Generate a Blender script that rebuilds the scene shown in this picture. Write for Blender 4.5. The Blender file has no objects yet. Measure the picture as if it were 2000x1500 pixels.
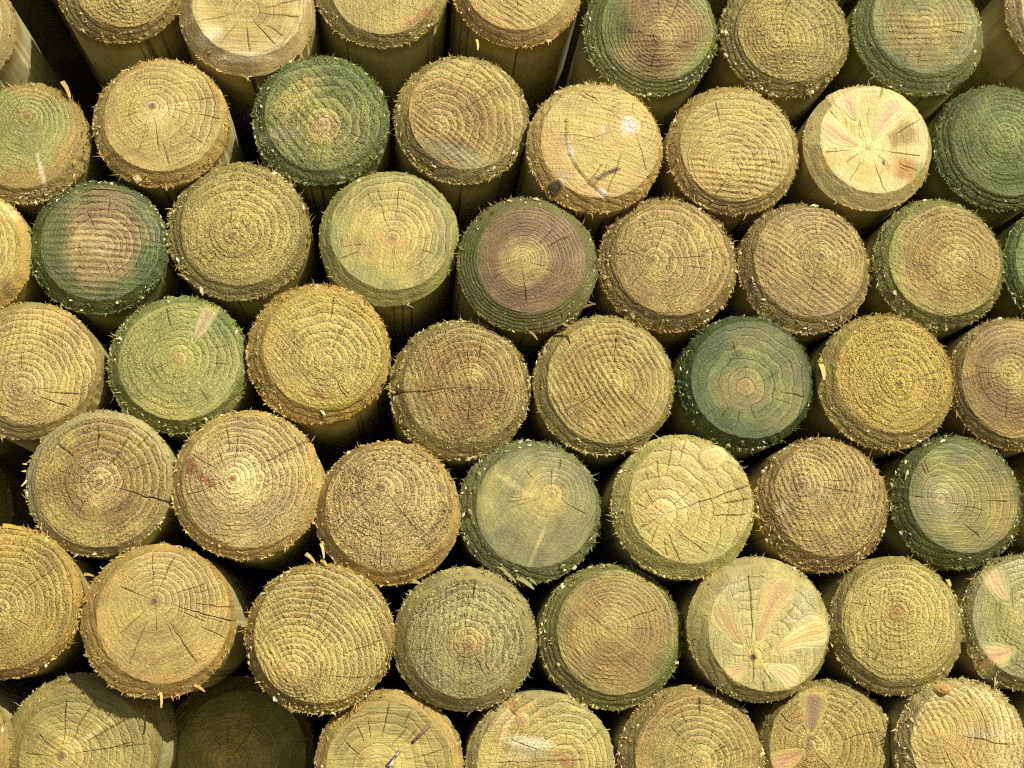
import bpy, math, random
import numpy as np
from mathutils import Vector

# ------------------------------------------------------------------ camera, world, sun, exposure
F_PX, W_PX, H_PX = 2880.0, 2000.0, 1500.0
VP = (800.0, 1250.0)                    # vanishing point of the post axes in the picture
TANP = (VP[1] - H_PX/2) / F_PX
PITCH = math.atan(TANP)
YAW = math.atan((W_PX/2 - VP[0]) / F_PX * math.cos(PITCH))
CAM = np.array([0.0, -1.07, 0.235])
sa, ca, sp, cp = math.sin(YAW), math.cos(YAW), math.sin(PITCH), math.cos(PITCH)
RIGHT = np.array([ca, -sa, 0.0])
FWD = np.array([sa*cp, ca*cp, sp])
UP = np.array([-sa*sp, -ca*sp, cp])

scn = bpy.context.scene
col = scn.collection
cd = bpy.data.cameras.new("camera")
cam = bpy.data.objects.new("camera", cd)
col.objects.link(cam)
cam.location = CAM
cam.rotation_euler = (math.pi/2 + PITCH, 0, -YAW)
cd.sensor_width = 36.0
cd.lens = 36.0 * F_PX / W_PX
cd.clip_start = 0.01
cd.clip_end = 500
cd.dof.use_dof = True
cd.dof.focus_distance = 1.06
cd.dof.aperture_fstop = 9.0
scn.camera = cam

SUN = Vector((0.44, -0.70, 0.56)).normalized()      # towards the sun
world = bpy.data.worlds.new("World")
scn.world = world
world.use_nodes = True
wn = world.node_tree.nodes
sky = wn.new("ShaderNodeTexSky")
sky.sky_type = 'NISHITA'
sky.sun_disc = False
sky.sun_elevation = math.asin(SUN.z)
sky.sun_rotation = math.atan2(SUN.x, SUN.y)
bg = next(n for n in wn if n.type == 'BACKGROUND')
bg.inputs[1].default_value = 0.08
world.node_tree.links.new(sky.outputs[0], bg.inputs[0])

sd = bpy.data.lights.new("sun", 'SUN')
sd.energy = 4.8
sd.angle = math.radians(0.53)
sd.color = (1.0, 0.96, 0.87)
sun = bpy.data.objects.new("sun", sd)
col.objects.link(sun)
sun.rotation_euler = SUN.to_track_quat('Z', 'Y').to_euler()
sun.location = SUN * 5

scn.view_settings.view_transform = 'Standard'
scn.view_settings.look = 'None'
scn.view_settings.gamma = 1.0
scn.view_settings.exposure = 0.29
scn.cycles.use_denoising = False
scn.cycles.pixel_filter_type = 'BLACKMAN_HARRIS'
scn.cycles.filter_width = 1.15

# ------------------------------------------------------------------ small maths
def ray(px, py):
    return F_PX*FWD + (px - W_PX/2)*RIGHT - (py - H_PX/2)*UP

def bp(px, py, Y=0.0):
    d = ray(px, py)
    return CAM + (Y - CAM[1]) / d[1] * d

def mpp(P):                                  # metres per photo pixel at a point
    return float(np.dot(P - CAM, FWD)) / F_PX

def lin(c):
    c = np.asarray(c, float) / 255.0
    return np.where(c <= 0.04045, c/12.92, ((c + 0.055)/1.055)**2.4)

def _hash(ix, iy, seed):
    h = (ix*374761393 + iy*668265263 + seed*144664643) & 0xffffffff
    h = ((h ^ (h >> 13)) * 1274126177) & 0xffffffff
    return ((h ^ (h >> 16)) & 0xffff) / 65535.0

def vn(x, y, seed=0):                        # value noise 0..1
    x = np.asarray(x, float); y = np.asarray(y, float)
    xi = np.floor(x).astype(np.int64); yi = np.floor(y).astype(np.int64)
    fx = x - xi; fy = y - yi
    fx = fx*fx*(3 - 2*fx); fy = fy*fy*(3 - 2*fy)
    a = _hash(xi, yi, seed); b = _hash(xi+1, yi, seed)
    c = _hash(xi, yi+1, seed); d = _hash(xi+1, yi+1, seed)
    return (a*(1-fx) + b*fx)*(1-fy) + (c*(1-fx) + d*fx)*fy

def fbm(x, y, seed=0, o=3):
    s = 0; a = 0.5; t = 0
    for i in range(o):
        s = s + a*vn(x*2**i, y*2**i, seed + 17*i); t += a; a *= 0.5
    return s / t

def sstep(a, b, x):
    t = np.clip((x - a)/(b - a), 0, 1)
    return t*t*(3 - 2*t)

# ------------------------------------------------------------------ mesh helper
def make_mesh(name, V, faces_quads, faces_tris=None, attrs=None, smooth=True):
    me = bpy.data.meshes.new(name)
    V = np.asarray(V, np.float32)
    q = np.asarray(faces_quads, np.int32).reshape(-1, 4)
    t = np.asarray(faces_tris if faces_tris is not None else [], np.int32).reshape(-1, 3)
    me.vertices.add(len(V)); me.vertices.foreach_set("co", V.ravel())
    nl = q.size + t.size
    me.loops.add(nl)
    me.loops.foreach_set("vertex_index", np.concatenate([q.ravel(), t.ravel()]))
    me.polygons.add(len(q) + len(t))
    starts = np.concatenate([np.arange(len(q))*4, q.size + np.arange(len(t))*3]).astype(np.int32)
    me.polygons.foreach_set("loop_start", starts)
    me.polygons.foreach_set("use_smooth", np.full(len(q) + len(t), smooth))
    if attrs:
        for k, a in attrs.items():
            a = np.asarray(a, np.float32)
            if a.ndim == 1:
                at = me.attributes.new(k, 'FLOAT', 'POINT'); at.data.foreach_set("value", a)
            else:
                at = me.attributes.new(k, 'FLOAT_VECTOR', 'POINT'); at.data.foreach_set("vector", a.ravel())
    me.update(calc_edges=True)
    me.validate()
    return me

def link(name, me, mat, parent=None, **props):
    o = bpy.data.objects.new(name, me)
    col.objects.link(o)
    if mat and me is not None and not me.materials:
        me.materials.append(mat)
    if parent is not None:
        o.parent = parent
    for k, v in props.items():
        o[k] = v
    return o

# ------------------------------------------------------------------ materials
class NT:
    def __init__(s, name):
        s.m = bpy.data.materials.new(name); s.m.use_nodes = True
        s.t = s.m.node_tree; s.n = s.t.nodes
        s.b = next(x for x in s.n if x.type == 'BSDF_PRINCIPLED')
    def new(s, ty, **kw):
        x = s.n.new(ty)
        for k, v in kw.items(): setattr(x, k, v)
        return x
    def put(s, sock, v):
        if hasattr(v, 'is_output'): s.t.links.new(v, sock)
        else: sock.default_value = v
    def math(s, op, a, b=0.0, c=0.0, clamp=False):
        x = s.new('ShaderNodeMath', operation=op, use_clamp=clamp)
        s.put(x.inputs[0], a); s.put(x.inputs[1], b); s.put(x.inputs[2], c)
        return x.outputs[0]
    def vmath(s, op, a, b):
        x = s.new('ShaderNodeVectorMath', operation=op)
        s.put(x.inputs[0], a); s.put(x.inputs[1], b)
        return x.outputs[0]
    def scale(s, v, k):
        x = s.new('ShaderNodeVectorMath', operation='SCALE')
        s.put(x.inputs[0], v); s.put(x.inputs[3], k)
        return x.outputs[0]
    def mapr(s, v, a, b, c=0.0, d=1.0, smooth=True):
        x = s.new('ShaderNodeMapRange', interpolation_type='SMOOTHSTEP' if smooth else 'LINEAR')
        s.put(x.inputs[0], v)
        for i, k in enumerate((a, b, c, d)): s.put(x.inputs[i+1], k)
        return x.outputs[0]
    def noise(s, v, sc, det=2.0, rough=0.5):
        x = s.new('ShaderNodeTexNoise')
        s.put(x.inputs['Vector'], v); s.put(x.inputs['Scale'], sc)
        s.put(x.inputs['Detail'], det); s.put(x.inputs['Roughness'], rough)
        return x.outputs[0]
    def attr(s, nm):
        return s.new('ShaderNodeAttribute', attribute_name=nm)

def wood_end_material():
    T = NT("end_grain_wood")
    tint = T.attr("tint").outputs['Vector']
    ph = T.attr("phase").outputs['Fac']
    mx = T.new('ShaderNodeSeparateXYZ'); T.put(mx.inputs[0], T.attr("misc").outputs['Vector'])
    rk, fz, ck = mx.outputs
    tc = T.new('ShaderNodeTexCoord').outputs['Object']
    rnd = T.new('ShaderNodeObjectInfo').outputs['Random']
    co = T.vmath('ADD', tc, T.scale((1.0, 0.7, 0.4), T.math('MULTIPLY', rnd, 37.0)))
    # ring profile from the interpolated ring phase
    ph2 = T.math('ADD', ph, T.math('ADD', T.math('MULTIPLY', T.math('SUBTRACT', T.noise(co, 240.0, 2.0), 0.5), 0.26), T.math('MULTIPLY', T.math('MULTIPLY', T.math('SUBTRACT', T.noise(co, 760.0, 2.0), 0.5), 0.55), fz)))
    f = T.math('FRACT', ph2)
    late = T.math('MULTIPLY', T.mapr(f, 0.42, 0.9), T.mapr(f, 0.93, 1.0, 1.0, 0.0))
    line = T.math('MULTIPLY', T.mapr(f, 0.84, 0.93), T.mapr(f, 0.95, 1.0, 1.0, 0.0))
    wn_ = T.new('ShaderNodeTexWhiteNoise', noise_dimensions='1D')
    T.put(wn_.inputs['W'], T.math('ADD', T.math('FLOOR', ph2), T.math('MULTIPLY', rnd, 91.0)))
    rv = T.math('MULTIPLY_ADD', wn_.outputs[0], 0.9, 0.45)
    patch = T.mapr(T.noise(co, 48.0, 3.0), 0.32, 0.66, 0.30, 1.5)
    kk = T.math('MULTIPLY', T.math('MULTIPLY', rk, rv), patch)
    lw = T.math('MULTIPLY', kk, late, clamp=True)
    ll = T.math('MULTIPLY', T.math('MULTIPLY', kk, line), T.math('MULTIPLY_ADD', fz, -0.75, 1.15, clamp=True), clamp=True)
    # fine straight scratches left by the saw
    sv = T.vmath('MULTIPLY', T.attr("scratch").outputs['Vector'], (900.0, 30.0, 1.0))
    scn_ = T.noise(sv, 1.0, 2.0, 0.6)
    sv2 = T.vmath('MULTIPLY', T.attr("scratch").outputs['Vector'], (420.0, 30.0, 1.0))
    scm = T.noise(sv2, 1.0, 3.0, 0.6)
    # specks: torn pores, fibre tufts with glints painted in as bright colour, dark pits
    sp1 = T.noise(co, 900.0, 2.0, 0.6)
    sp2 = T.noise(co, 560.0, 2.0, 0.6)
    bright = T.mapr(sp1, 0.57, 0.67)
    dark = T.mapr(sp2, 0.54, 0.36)
    early = T.math('SUBTRACT', 1.0, T.math('MULTIPLY', late, 0.85))
    fze = T.math('MULTIPLY', fz, early)
    g = T.math('MULTIPLY_ADD', T.math('MULTIPLY', bright, fze), 1.45, 1.0)
    g = T.math('MULTIPLY', g, T.math('SUBTRACT', 1.0, T.math('MULTIPLY', T.math('MULTIPLY', dark, fze), 0.60)))
    tone = T.math('MULTIPLY_ADD', T.noise(co, 110.0, 3.0, 0.6), 0.4, 0.8)
    tone = T.math('MULTIPLY', tone, T.math('MULTIPLY_ADD', scn_, 0.36, 0.82))
    tone = T.math('MULTIPLY', tone, T.math('MULTIPLY_ADD', scm, 0.56, 0.72))
    tone = T.math('MULTIPLY', tone, T.math('MULTIPLY_ADD', wn_.outputs[0], 0.16, 0.92))
    g = T.math('MULTIPLY', T.math('MULTIPLY', g, tone), T.math('MULTIPLY_ADD', T.math('MULTIPLY', kk, T.math('SUBTRACT', 1.0, late), clamp=True), -0.46, 1.16))
    g = T.math('MULTIPLY', g, T.math('SUBTRACT', 1.0, T.math('MULTIPLY', ck, 0.75)))
    mixc = T.new('ShaderNodeMix', data_type='RGBA', blend_type='MULTIPLY')
    T.put(mixc.inputs['Factor'], lw); T.put(mixc.inputs['A'], tint); T.put(mixc.inputs['B'], (0.93, 0.84, 0.98, 1))
    mixd = T.new('ShaderNodeMix', data_type='RGBA', blend_type='MULTIPLY')
    T.put(mixd.inputs['Factor'], ll); T.put(mixd.inputs['A'], mixc.outputs['Result']); T.put(mixd.inputs['B'], (0.36, 0.31, 0.30, 1))
    colr = T.scale(mixd.outputs['Result'], g)
    T.put(T.b.inputs['Base Color'], colr)
    T.put(T.b.inputs['Roughness'], T.math('MULTIPLY_ADD', bright, -0.20, 0.56))
    T.b.inputs['Specular IOR Level'].default_value = 0.45
    # relief
    hgt = T.math('ADD', T.math('MULTIPLY', T.math('ADD', sp1, T.math('MULTIPLY', sp2, 1.2)), T.math('MULTIPLY_ADD', fze, 1.0, 0.12)),
                 T.math('ADD', T.math('MULTIPLY', lw, 0.06), T.math('MULTIPLY', T.math('ADD', scn_, scm), 0.40)))
    bu = T.new('ShaderNodeBump')
    bu.inputs['Strength'].default_value = 1.0
    bu.inputs['Distance'].default_value = 0.0014
    T.put(bu.inputs['Height'], hgt)
    T.put(T.b.inputs['Normal'], bu.outputs[0])
    return T.m

def shaft_material():
    T = NT("round_post_wood")
    tint = T.attr("tint").outputs['Vector']
    tc = T.new('ShaderNodeTexCoord').outputs['Object']
    rnd = T.new('ShaderNodeObjectInfo').outputs['Random']
    co = T.vmath('ADD', tc, T.scale((1.0, 0.7, 0.4), T.math('MULTIPLY', rnd, 37.0)))
    cs = T.vmath('MULTIPLY', co, (1.0, 0.07, 1.0))
    n1 = T.noise(cs, 420.0, 4.0, 0.65)
    n2 = T.noise(co, 42.0, 3.0, 0.6)
    n3 = T.noise(cs, 110.0, 2.0)
    g = T.math('MULTIPLY', T.math('MULTIPLY_ADD', n1, 0.5, 0.75), T.math('MULTIPLY_ADD', n2, 0.9, 0.6))
    g = T.math('MULTIPLY', g, T.mapr(n3, 0.3, 0.5, 0.85, 1.0))
    T.put(T.b.inputs['Base Color'], T.scale(tint, g))
    T.b.inputs['Roughness'].default_value = 0.7
    T.b.inputs['Specular IOR Level'].default_value = 0.3
    bu = T.new('ShaderNodeBump'); bu.inputs['Strength'].default_value = 0.6; bu.inputs['Distance'].default_value = 0.0008
    T.put(bu.inputs['Height'], T.math('ADD', n1, n2)); T.put(T.b.inputs['Normal'], bu.outputs[0])
    return T.m

def simple_material(name, rgb, scale, amount, rough, metal=0.0, rgb2=None):
    T = NT(name)
    tc = T.new('ShaderNodeTexCoord').outputs['Object']
    n = T.noise(tc, scale, 4.0, 0.6)
    mx = T.new('ShaderNodeMix', data_type='RGBA')
    T.put(mx.inputs['Factor'], T.mapr(n, 0.35, 0.65))
    a = tuple(lin(rgb)) + (1,); b = tuple(lin(rgb2 if rgb2 else [c*amount for c in rgb])) + (1,)
    T.put(mx.inputs['A'], a); T.put(mx.inputs['B'], b)
    T.put(T.b.inputs['Base Color'], mx.outputs['Result'])
    T.b.inputs['Roughness'].default_value = rough
    T.b.inputs['Metallic'].default_value = metal
    bu = T.new('ShaderNodeBump'); bu.inputs['Strength'].default_value = 0.5; bu.inputs['Distance'].default_value = 0.3/scale
    T.put(bu.inputs['Height'], n); T.put(T.b.inputs['Normal'], bu.outputs[0])
    return T.m

M_END = wood_end_material()
M_SHAFT = shaft_material()
M_GROUND = simple_material("trodden_earth", (92, 78, 58), 30.0, 0.6, 0.95)
M_BLOCKER = simple_material("dark_blocker", (40, 36, 30), 9.0, 0.6, 0.95)
M_RUST = simple_material("rusty_wire", (112, 52, 34), 900.0, 0.5, 0.55, 0.2, (150, 110, 105))
M_STEEL = simple_material("bare_wire", (200, 190, 188), 900.0, 0.5, 0.3, 0.8, (120, 80, 72))
M_PAPER = simple_material("white_paper", (245, 242, 238), 500.0, 0.9, 0.8)

# ------------------------------------------------------------------ the setting
def sheet(name, pts, mat):
    me = make_mesh(name, pts, [[0, 1, 2, 3]], smooth=False)
    return link(name, me, mat, kind="structure")
GZ = float(bp(1000, 1866, 0)[2])
sheet("ground", [(-150, -150, GZ), (150, -150, GZ), (150, 150, GZ), (-150, 150, GZ)], M_GROUND)
def solid_box(name, x0, x1, y0, y1, z0, z1, mat):
    V = [(x, y, z) for x in (x0, x1) for y in (y0, y1) for z in (z0, z1)]
    Q = [(0, 1, 3, 2), (4, 6, 7, 5), (0, 4, 5, 1), (2, 3, 7, 6), (0, 2, 6, 4), (1, 5, 7, 3)]
    return link(name, make_mesh(name, V, Q, smooth=False), mat, kind="structure")
SHAFT_LEN = 1.30
solid_box("light_blocker", -1.6, 1.6, SHAFT_LEN + 0.22, SHAFT_LEN + 0.45, GZ - 0.2, 1.6, M_BLOCKER)  # added backing, keeps sky light from showing through the gaps

# ------------------------------------------------------------------ one timber post
ALB = 0.92                                   # photo tone -> base colour
K = {
 'tan': (194,164,98), 'gold': (192,158,74), 'olive': (166,148,80), 'green': (120,134,56), 'dgreen': (72,88,32),
 'pale': (226,200,140), 'pink': (198,170,114), 'brown': (152,122,70), 'grey': (160,152,108), 'sage': (152,150,86),
 'straw': (190,168,96), 'mauve': (146,116,74), 'moss': (98,108,50), 'cream': (236,222,168), 'drab': (136,122,70),
 'ochre': (176,142,76), 'rust': (160,102,54), 'black': (58,44,34), 'plum': (124,92,70), 'rose': (214,180,134),
 'orange': (202,164,96), 'white': (228,224,204), 'shade': (104,92,58), 'ash': (184,172,132), 'teal': (84,106,44), 'umber': (104,84,52),
}
HUE = np.array([0.955, 1.00, 0.82])           # measured once against the photograph's straw yellow
def kc(c): return lin(K[c] if isinstance(c, str) else c) * ALB * (1.0 if isinstance(c, str) and c in ('rose', 'white', 'cream', 'plum') else HUE)

GROUP = "round timber posts in the stack"
count_posts = [0]

def post(label, rim, face, pith, pal, n=10, rk=0.8, saw=(0, 12, 0.2), fuzz=0.7, shag=0.5, dep=0.0, cracks=(),
         knots=(), stains=(), splinters=(), hair=4, d=0.0075, shaft='ash', alt=None, grove=(), lowres=False, group=GROUP, mixd=0.4):
    count_posts[0] += 1
    seed = count_posts[0] * 131
    rng = np.random.default_rng(seed)
    rc = bp(rim[0], rim[1], dep)
    R = rim[2] * mpp(rc)
    def loc(px, py):                          # picture position on the cut end -> local x, z
        p = bp(px, py, dep - d) - rc
        return np.array([p[0], p[2]])
    fc = loc(face[0], face[1])
    m1 = mpp(bp(face[0], face[1], dep - d))
    fr = face[2] * m1
    # the cut circle must stay inside the rim circle
    off = np.hypot(*fc)
    if off + fr > R - 0.0012:
        fr = R - 0.0012 - off
    pc = loc(pith[0], pith[1])
    v = pc - fc
    L = np.hypot(*v)
    pin = pc.copy()                           # mesh centre, kept well inside the face
    if L > 0.72*fr: pin = fc + v/L*0.72*fr
    root = bpy.data.objects.new("timber_post", None)
    root.empty_display_size = 0.03
    col.objects.link(root)
    root.location = rc
    root['label'] = label; root['category'] = "post"; root['group'] = group
    tx, tz = rng.normal(0, 0.018, 2)

    base_tone = kc('straw')*0.85
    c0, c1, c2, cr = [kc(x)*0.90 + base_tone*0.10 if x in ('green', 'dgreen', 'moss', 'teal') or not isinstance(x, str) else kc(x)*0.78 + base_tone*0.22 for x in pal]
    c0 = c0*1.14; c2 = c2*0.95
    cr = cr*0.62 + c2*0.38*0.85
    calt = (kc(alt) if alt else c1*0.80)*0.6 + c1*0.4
    # ---- fields over the cut end
    def spar(x, z):                           # 0 at pith, 1 at face edge along the ray
        dx = x - pin[0]; dz = z - pin[1]
        dd = np.hypot(dx, dz) + 1e-9
        ux, uz = dx/dd, dz/dd
        ox, oz = pin[0]-fc[0], pin[1]-fc[1]
        b = ux*ox + uz*oz
        cc = ox*ox + oz*oz - fr*fr
        hit = -b + np.sqrt(np.maximum(b*b - cc, 1e-12))
        return dd/hit, dd
    mean = fr
    def phase(x, z):
        s, dd = spar(x, z)
        if np.hypot(*(pc-pin)) > 1e-4: dd = np.hypot(x-pc[0], z-pc[1])
        ph = n*((1-mixd)*s**0.93 + mixd*dd/mean)
        ph = ph + 0.22*(fbm(x/0.0055, z/0.0055, seed+4) - 0.5)*2*np.minimum(1, s*3) + 0.38*(fbm(x/0.016, z/0.016, seed+1) - 0.5)*2*np.minimum(1, s*2)
        ph = ph + 0.7*kmask(x, z)
        return ph + 0.35*(vn(ph*0.7, 0*ph + 3.3, seed+2) - 0.5)*2
    def latef(ph):
        f = ph - np.floor(ph)
        return sstep(0.42, 0.9, f)*(1 - sstep(0.93, 1.0, f))
    kmask_list = []
    for kn in knots:
        if kn[0] == 'petal':
            a = loc(kn[1], kn[2]); b = loc(kn[3], kn[4]); kmask_list.append((a, b, kn[5]*m1*0.5))
    def kmask(x, z):
        m = np.zeros_like(x)
        for a, b, w in kmask_list:
            ab = b - a; L2 = ab @ ab
            t = ((x-a[0])*ab[0] + (z-a[1])*ab[1])/L2
            q = np.abs((x-a[0])*ab[1] - (z-a[1])*ab[0])/math.sqrt(L2)
            wl = w*np.sqrt(np.maximum(1e-4, np.clip(t+0.08, 0, 1.1)))*1.15
            m = np.maximum(m, sstep(1.5, 0.7, q/wl)*sstep(-0.2, 0.0, t)*sstep(1.3, 1.05, t))
        return m
    def tint(x, z, s):
        w = s + 0.34*(fbm(x/0.014, z/0.014, seed+5, 5) - 0.5) + 0.12*(vn(np.floor(phase(x, z))*3.1+0.5, 0*x, seed+14) - 0.5) + 0.24*np.minimum(1, s*2)*(fbm(np.arctan2(z-pc[1], x-pc[0])*4.5+20, s*2.2, seed+15, 4) - 0.5)
        a = sstep(0.05, 0.5, w)[:, None]; b = sstep(0.55, 0.98, w)[:, None]
        c = (c0*(1-a) + c1*a)*(1-b) + c2*b
        m = (sstep(0.5, 0.75, fbm(x/0.03, z/0.03, seed+6))*0.6)[:, None]
        c = c*(1-m) + calt*m
        e = (sstep(0.93, 1.09, s + 0.10*(fbm(x/0.008, z/0.008, seed+7)-0.5)))[:, None]
        c = c*(1-e) + cr*e
        dd = np.hypot(x-pc[0], z-pc[1])
        e = (np.exp(-(dd/0.0021)**2)*0.75)[:, None]
        c = c*(1-e) + kc((150, 106, 78))*e
        for (sx, sy, rx, ry, ang, cc, st) in stains:  # mostly stains, some entries paint highlights
            o = loc(sx, sy); an = math.radians(ang)
            u = ((x-o[0])*math.cos(an) + (z-o[1])*math.sin(an))/(rx*m1)
            q = (-(x-o[0])*math.sin(an) + (z-o[1])*math.cos(an))/(ry*m1)
            r = np.sqrt(u*u + q*q) + 0.55*(fbm(x/0.006, z/0.006, seed+8, 4) - 0.5)*1.3
            e = (sstep(1.3, 0.4, r)*st)[:, None]
            c = c*(1-e) + kc(cc)*e
        for a, b, w in kmask_list:
            pass
        km = (kmask(x, z)*0.55)[:, None]
        c = c*(1-km) + np.minimum(c1*1.25, kc('pale'))*km
        return c
    sang = math.radians(saw[0]); sper = saw[1]*m1; samp = saw[2]*0.0011
    def relief(x, z, s, ph):
        u = -x*math.sin(sang) + z*math.cos(sang); vv = x*math.cos(sang) + z*math.sin(sang)
        uu = u + 0.004*(fbm(vv/0.028, u/0.05, seed+9) - 0.5) + 1.6*vv*vv*(rng_curve)
        sw = np.sin(2*math.pi*uu/sper)
        sw = sw*np.abs(sw)**0.3*(-1)
        mask = sstep(0.34, 0.62, fbm(x/0.026, z/0.026, seed+10))
        lt = latef(ph)
        h = samp*sw*(0.25 + 0.75*mask)*(1 - 0.2*lt)
        h = h + 0.00026*min(rk, 1.0)*(0.25+0.75*fuzz)*(lt - 0.35)*(0.5 + vn(np.floor(ph)*1.7, 0*ph, seed+3))
        h = h + fuzz*(1-0.6*lt)*(0.00034*(vn(x/0.0016, z/0.0016, seed+11)-0.5) + 0.00018*(vn(x/0.0031, z/0.0031, seed+12)-0.5))
        h = h + 0.0003*(fbm(x/0.03, z/0.03, seed+13) - 0.5)
        return h*(1 - 0.75*kmask(x, z))
    rng_curve = rng.normal(0, 1.2)

    # ---- spokes
    NS = 96 if lowres else 208
    NR = 16 if lowres else 54
    th = np.linspace(0, 2*math.pi, NS, endpoint=False) + rng.uniform(0, 0.03)
    cl = list(cracks)
    nauto = 0 if lowres else int(rng.integers(5, 10))
    for _ in range(nauto):
        s0 = rng.uniform(0.12, 0.7)
        cl.append((rng.uniform(0, 360), s0, min(0.98, s0 + rng.uniform(0.14, 0.4)), rng.uniform(0.12, 0.32)))
    for _ in range(0 if lowres else int(rng.integers(1, 3))):
        cl.append((rng.uniform(0, 360), 0.0, rng.uniform(0.25, 0.6), rng.uniform(0.25, 0.45)))
    sp_list = [(t, -1, 0) for t in th]
    used = []
    for ci, c in enumerate(cl):
        al = math.radians(c[0]); ux, uz = math.cos(al), math.sin(al)
        ox, oz = pin - fc
        b = ux*ox + uz*oz; hit = -b + math.sqrt(max(b*b - (ox*ox + oz*oz - fr*fr), 1e-12))
        F = pin + hit*np.array([ux, uz])
        t = math.atan2(F[1]-fc[1], F[0]-fc[0]) % (2*math.pi)
        if any(min(abs(t-u), 2*math.pi-abs(t-u)) < 0.055 for u in used):
            continue
        used.append(t)
        sp_list = [q for q in sp_list if q[1] >= 0 or min(abs(q[0]-t), 2*math.pi-abs(q[0]-t)) > 0.75*2*math.pi/NS]
        sp_list += [(t-1e-4, ci, -1), (t, ci, 0), (t+1e-4, ci, 1)]
    sp_list.sort(key=lambda q: q[0] % (2*math.pi))
    T = np.array([q[0] for q in sp_list]); CI = np.array([q[1] for q in sp_list]); CS = np.array([q[2] for q in sp_list])
    n_sp = len(T)
    Tr = T.copy()
    Tr[CS != 0] -= (CS*1e-4)[CS != 0]
    cw, sw_ = np.cos(Tr), np.sin(Tr)
    wob = lambda t, k, am: am*(np.sin(2*t + k) + 0.6*np.sin(3*t + 2.1*k) + 0.4*np.sin(5*t + 1.3*k))
    frs = fr*(1 + wob(Tr, seed % 7, 0.006)) + 0.0007*(vn(Tr*16, Tr*0, seed+20)-0.5)
    Fx = fc[0] + frs*cw; Fz = fc[1] + frs*sw_
    ta = np.arctan2(Fz, Fx)
    Rr = R*(1 + wob(ta, seed % 5, 0.006)) + shag*(0.0026*(vn((ta+4)*26, ta*0, seed+21)-0.5) + 0.0016*(vn((ta+4)*11, ta*0, seed+22)-0.5))
    Ox = Rr*np.cos(ta); Oz = Rr*np.sin(ta)

    def cprof(s):                             # crack half width & depth per spoke for row parameter s
        wd = np.zeros(n_sp); dp = np.zeros(n_sp)
        for i in np.nonzero(CI >= 0)[0]:
            c = cl[CI[i]]; s0, s1, w = c[1], c[2], c[3]*0.0008
            p = sstep(s0-0.02, s0+0.10, s)*(1 if s1 > 1 else sstep(s1, s1-0.14, s))
            wd[i] = p*w*0.5; dp[i] = p*min(0.006, 5*w)
        return wd, dp
    # ---- cut end
    rows = np.linspace(0, 1, NR+1)[1:]**0.92
    rows[-1] = 1.0
    VX, VZ, VY, CK = [], [], [], []
    for s in rows:
        x = pin[0] + s*(Fx-pin[0]); z = pin[1] + s*(Fz-pin[1])
        dx = Fx-pin[0]; dz = Fz-pin[1]; l = np.hypot(dx, dz)
        wd, dp = cprof(s)
        wmin = np.minimum(np.maximum(wd, 4e-6), 0.36*s*l*2*math.pi/NS)
        x = x - CS*wmin*dz/l; z = z + CS*wmin*dx/l
        wf = 0.0016*np.clip(math.sin(math.pi*min(1, s))*1.3, 0, 1)
        wx = wf*(fbm(x/0.011+9, z/0.011, seed+30) - 0.5)*2; wz = wf*(fbm(x/0.011, z/0.011+9, seed+31) - 0.5)*2
        x = x + wx; z = z + wz
        VX.append(x); VZ.append(z); VY.append(np.where((CI >= 0) & (CS == 0), dp, 0.0)); CK.append(np.where(CI >= 0, (dp > 1e-4)*np.where(CS == 0, 1.0, 0.25), 0))
    X = np.concatenate(VX + [[pin[0]]]); Z = np.concatenate(VZ + [[pin[1]]])
    DP = np.concatenate(VY + [[0.0]]); CKa = np.concatenate(CK + [[0.0]])
    S, _ = spar(X, Z)
    PH = phase(X, Z)
    edge = sstep(1.0, 0.95, S)
    H = relief(X, Z, S, PH)*edge
    for gr in grove:                          # curved shakes: (points, width mm, depth mm)
        pts = [loc(*p) for p in gr[0]]
        dist = np.full(len(X), 9.0)
        for a, b in zip(pts[:-1], pts[1:]):
            ab = b-a; t = np.clip(((X-a[0])*ab[0] + (Z-a[1])*ab[1])/(ab@ab), 0, 1)
            dist = np.minimum(dist, np.hypot(X-a[0]-t*ab[0], Z-a[1]-t*ab[1]))
        e = np.exp(-(dist/(gr[1]*0.001))**2)
        H = H - e*gr[2]*0.001; CKa = np.maximum(CKa, e)
    yface = lambda x, z: -d + tx*(x-fc[0]) + tz*(z-fc[1])
    Y = yface(X, Z) - H + DP
    V = np.stack([X, Y, Z], 1)
    idx = np.arange(NR*n_sp).reshape(NR, n_sp)
    nx = np.roll(idx, -1, 1)
    Q = np.stack([idx[:-1], nx[:-1], nx[1:], idx[1:]], -1).reshape(-1, 4)
    cidx = NR*n_sp
    Tt = np.stack([np.full(n_sp, cidx), nx[0], idx[0]], 1)
    tn = tint(X, Z, np.minimum(S, 1.0))
    km = kmask(X, Z)
    us_ = -X*math.sin(sang) + Z*math.cos(sang); vs_ = X*math.cos(sang) + Z*math.sin(sang)
    us_ = us_ + 0.004*(fbm(vs_/0.028, us_/0.05, seed+9) - 0.5) + 1.6*vs_*vs_*rng_curve
    scr = np.stack([us_, vs_, np.full(len(X), seed*0.013)], 1)
    misc = np.stack([rk*(1-0.8*km), min(1.0, 1.05*fuzz**1.4)*(0.55 + 0.9*fbm(X/0.02, Z/0.02, seed+40))*(1-0.7*km), CKa], 1)
    me = make_mesh("cut_end", V, Q[:, ::-1], Tt[:, ::-1], dict(tint=tn, phase=PH, misc=misc, scratch=scr))
    link("cut_end", me, M_END, root)
    # ---- chamfer
    NB = 5 if lowres else 13
    BX, BY, BZ, SS = [], [], [], []
    wd, dp = cprof(1.0)
    th_ = CI >= 0
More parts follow.
